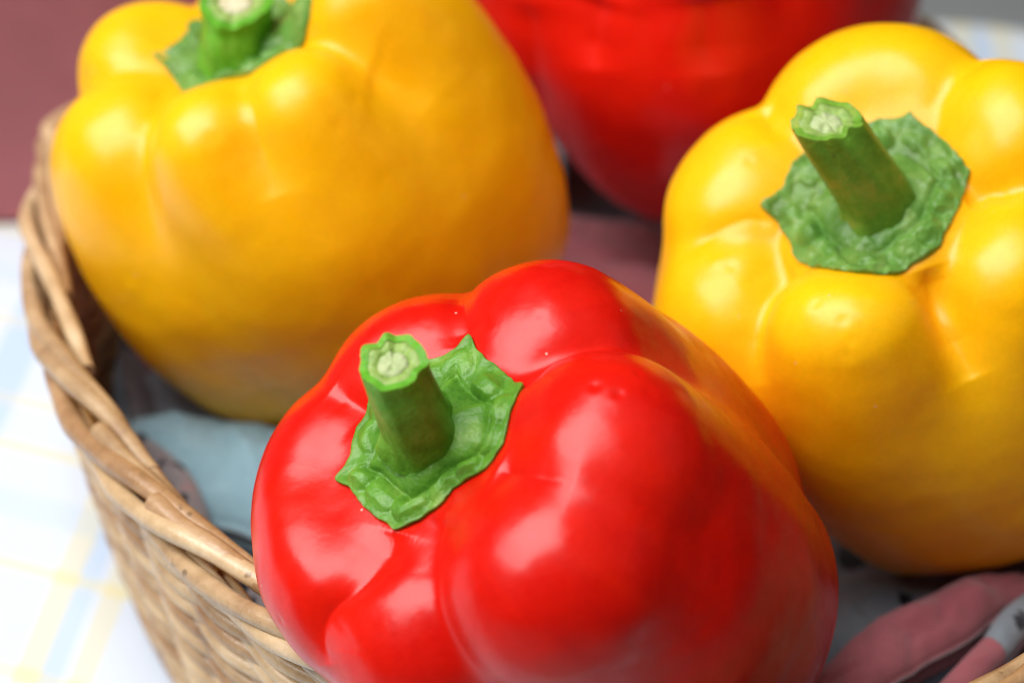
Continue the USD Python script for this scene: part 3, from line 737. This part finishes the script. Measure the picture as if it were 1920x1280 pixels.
PEPPERS = {
    'FR': (6, 3.15, 0.05, 0.98, 0.15, 2.7, 0.12, [0.573, -2.891, -34.431, -0.555, 0.461, 0.68, 2.974, 1.824, 1.626, 1.893, 1.858, 2.461, 1.759, 2.002, 2.016, 1.303, 1.758, 1.94, 2.965, 1.831, 0.623, 2.072, 1.683, 1.783, 2.054, 2.265, 1.466, -0.116, 2.242, 1.624, 1.871, 2.07, 1.615, 1.696, -1.148, 2.047, 1.443, 1.873, 1.96, 2.432, 1.825, -2.09, 1.969, 2.027, 1.77, 1.855, 2.486, 1.754]),
    'RY': (6, 3.15, 0.11, 1.14, 0.42, 3.1, 0.0, [6.994, 0.369, -39.29, -0.304, 0.633, 0.7, -2.557, 2.65, 2.033, 1.573, 2.339, 2.432, 1.546, 2.709, 2.567, 2.181, 1.926, 2.32, 2.462, 1.844, 1.763, 2.67, 2.531, 1.344, 2.158, 2.417, 1.629, 0.754, 2.307, 1.748, 1.282, 1.525, 2.966, 1.882, -0.709, 2.132, 2.284, 1.174, 1.833, 2.805, 1.179, -1.836, 2.693, 1.406, 1.411, 2.592, 1.201, 1.235]),
    'LY': (6, 2.7, 0.18, 0.98, 0.45, 2.8, 0.0, [-3.884, 3.442, -42.228, -0.423, 0.722, 0.521, -2.387, 2.375, 2.206, 1.569, 2.043, 2.546, 1.703, -1.626, 2.63, 1.582, 1.717, 2.383, 2.698, 1.956, -0.555, 2.08, 1.912, 1.372, 1.826, 2.528, 1.528, 0.193, 2.194, 1.771, 1.309, 1.862, 2.571, 1.493, 1.318, 2.405, 2.176, 1.524, 2.347, 2.727, 1.686, 2.793, 2.388, 2.037, 1.483, 2.024, 2.53, 1.656]),
    'BR': (6, 3.0, 0.12, 1.14, 0.45, 2.8, 0.0, [4.069, 7.88, -47.332, 0.061, 0.743, 0.664, -1.47, 2.902, 1.881, 1.841, 2.758, 1.433, 1.71, -0.492, 2.229, 2.097, 1.387, 1.923, 2.244, 1.456, -0.123, 2.403, 2.129, 1.502, 2.16, 2.839, 1.6, 0.84, 2.406, 2.088, 1.55, 2.063, 2.5, 1.719, 1.648, 2.551, 2.074, 1.647, 2.221, 2.476, 1.803, -2.854, 2.314, 2.127, 1.512, 2.017, 2.451, 1.632])}
CAL_FR = [(123, 1.84), (116, 1.59), (106, 1.47), (89, 1.43), (77, 1.46), (69, 1.61), (62, 1.5), (53, 1.39), (42, 1.37), (30, 1.38), (20, 1.31), (11, 1.25), (-2, 1.02), (-19, 0.91), (-32, 1.03), (-46, 1.12), (-57, 1.26), (-67, 1.43), (-73, 1.36), (-87, 1.36), (-103, 1.38), (-115, 1.45), (-124, 1.69), (-128, 1.52), (-137, 1.43), (-145, 1.43), (-155, 1.49), (-163, 1.45), (-178, 1.58), (163, 1.5), (141, 1.45), (134, 1.49), (128, 1.61), (125, 1.79)]
CAL_RY = [(-123, 1.99), (-128, 1.75), (-137, 1.64), (-149, 1.69), (-159, 1.72), (180, 1.59), (166, 1.57), (154, 1.57), (143, 1.63), (136, 1.71), (133, 1.8), (129, 1.7), (121, 1.69), (108, 1.63), (95, 1.58), (83, 1.63), (80, 1.68), (77, 1.56), (65, 1.45), (50, 1.38), (32, 1.39), (19, 1.49), (9, 1.49), (-1, 1.46), (-14, 1.6), (-22, 1.66), (-35, 1.69), (-51, 1.62), (-74, 1.53), (-89, 1.57), (-100, 1.51), (-117, 1.68), (-121, 1.87)]
CAL_LY = [(-119, 1.67), (-123, 1.47), (-132, 1.45), (-142, 1.42), (-151, 1.46), (-161, 1.72), (-172, 1.45), (170, 1.4), (150, 1.45), (140, 1.65), (120, 1.45), (100, 1.5), (85, 1.75), (70, 1.65), (55, 2.0), (47, 1.95), (40, 1.75), (25, 1.3), (5, 1.15), (-20, 1.15), (-45, 1.2), (-70, 1.3), (-96, 1.32), (-109, 1.43)]
CAL_BR = [(k * 18, 1.45 + .25 * (k % 3 == 0)) for k in range(20)]


def pepper(key, name, label, mat, sub, seed, cal, calmat, stemmat, pithmat, stem, group=None, dents=(), tilt=None, rib=.06, ribs=6, cprm=(.42, .22, .035, .17), gr=.66):
    P = Pepper(*PEPPERS[key])
    P.gr = gr
    V, Fc = P.mesh(sub, seed, dents, CREASES[key])
    W = to_world(V)
    bottom = W[W[:, 2].argmin()]
    t = thing(name, label, 'bell pepper', bottom, group)
    fl = obj('flesh', (W, Fc), mat, t)
    d = V - P.c; tt = d @ P.ax; th = np.arctan2(d @ P.e2, d @ P.e1)
    st = .6 * fbm(np.stack([np.cos(th) * 4 + seed, np.sin(th) * 4, tt * .30], -1), 3, seed) + .4 * fbm(np.stack([np.cos(th) * 15, np.sin(th) * 15 + seed, tt * .45], -1), 2, seed + 1)
    UsdGeom.PrimvarsAPI(fl).CreatePrimvar('streak', Sdf.ValueTypeNames.FloatArray, 'vertex').Set(Vt.FloatArray.FromNumpy(st.astype(np.float32)))
    c = obj('calyx', (lambda m: (to_world(m[0]), m[1]))(calyx_mesh(P, cal, seed, *cprm)), calmat, t, smooth=True)
    o = P.c + P.ax * (P.tc + .02)
    pts = [o + np.array(d) for d in stem['path']]
    body, face, pith = stem_mesh(pts, stem['rad'], seed, ribs, rib, tilt, stem.get('jag', .12))
    sp = obj('stem', (to_world(body[0]), body[1]), stemmat, t, smooth=45)
    obj('cut_face', (to_world(face[0]), face[1]), M_CUT, sp)
    obj('pith', (to_world(pith[0]), pith[1]), pithmat, sp)
    return P


pepper('FR', 'red_pepper', 'glossy red bell pepper lying tilted in front, curved green stem on top, nearest the camera', M_RED, 7, 1, CAL_FR, M_CALYX, M_STEM, M_PITH,
       dict(path=[(-.08, .06, -.1), (-.14, .24, .28), (-.28, .56, .70), (-.42, .92, 1.06), (-.47, 1.12, 1.24)], rad=[.68, .52, .48, .46, .475]), tilt=(-.1, .62, .78), rib=.06, ribs=5, dents=DENT_FR)
pepper('RY', 'yellow_pepper', 'yellow bell pepper at the right with thick straight green stem leaning left', M_YEL, 7, 2, CAL_RY, M_CALYX2, M_STEM2, M_PITH,
       dict(path=[(.10, -.20, -.1), (-.06, .1, .3), (-.42, .52, .8), (-.76, .92, 1.2), (-.94, 1.14, 1.4)], rad=[.78, .63, .57, .55, .53], jag=.22), tilt=(-.12, .75, .65), rib=.08, ribs=7, dents=DENT_RY, cprm=(.38, .22, .17, .15))
pepper('LY', 'yellow_pepper', 'large yellow bell pepper at left by the basket rim, its stem cut short', M_YEL, 6, 3, CAL_LY, M_CALYX2, M_STEM, M_PITH_DRY,
       dict(path=[(0, -.2, -.1), (0, .1, .2), (.02, .42, .42), (.05, .74, .66)], rad=[.85, .70, .64, .66]), tilt=(.05, .55, .83), rib=.05, dents=DENT_LY, cprm=(.36, .22, .14, .13))
pepper('BR', 'red_pepper', 'blurred red bell pepper at the back, partly out of the picture at the top', M_RED_BACK, 6, 4, CAL_BR, M_CALYX, M_STEM, M_PITH,
       dict(path=[(0, -.2, -.1), (0, .2, .2), (.1, .8, .6), (.2, 1.4, 1.0)], rad=[.85, .70, .60, .60]), tilt=(.1, .8, .6), rib=.05)
for p in stage.GetPrimAtPath('/World').GetChildren():
    if p.GetCustomDataByKey('base') is not None:
        p.ClearCustomDataByKey('base')
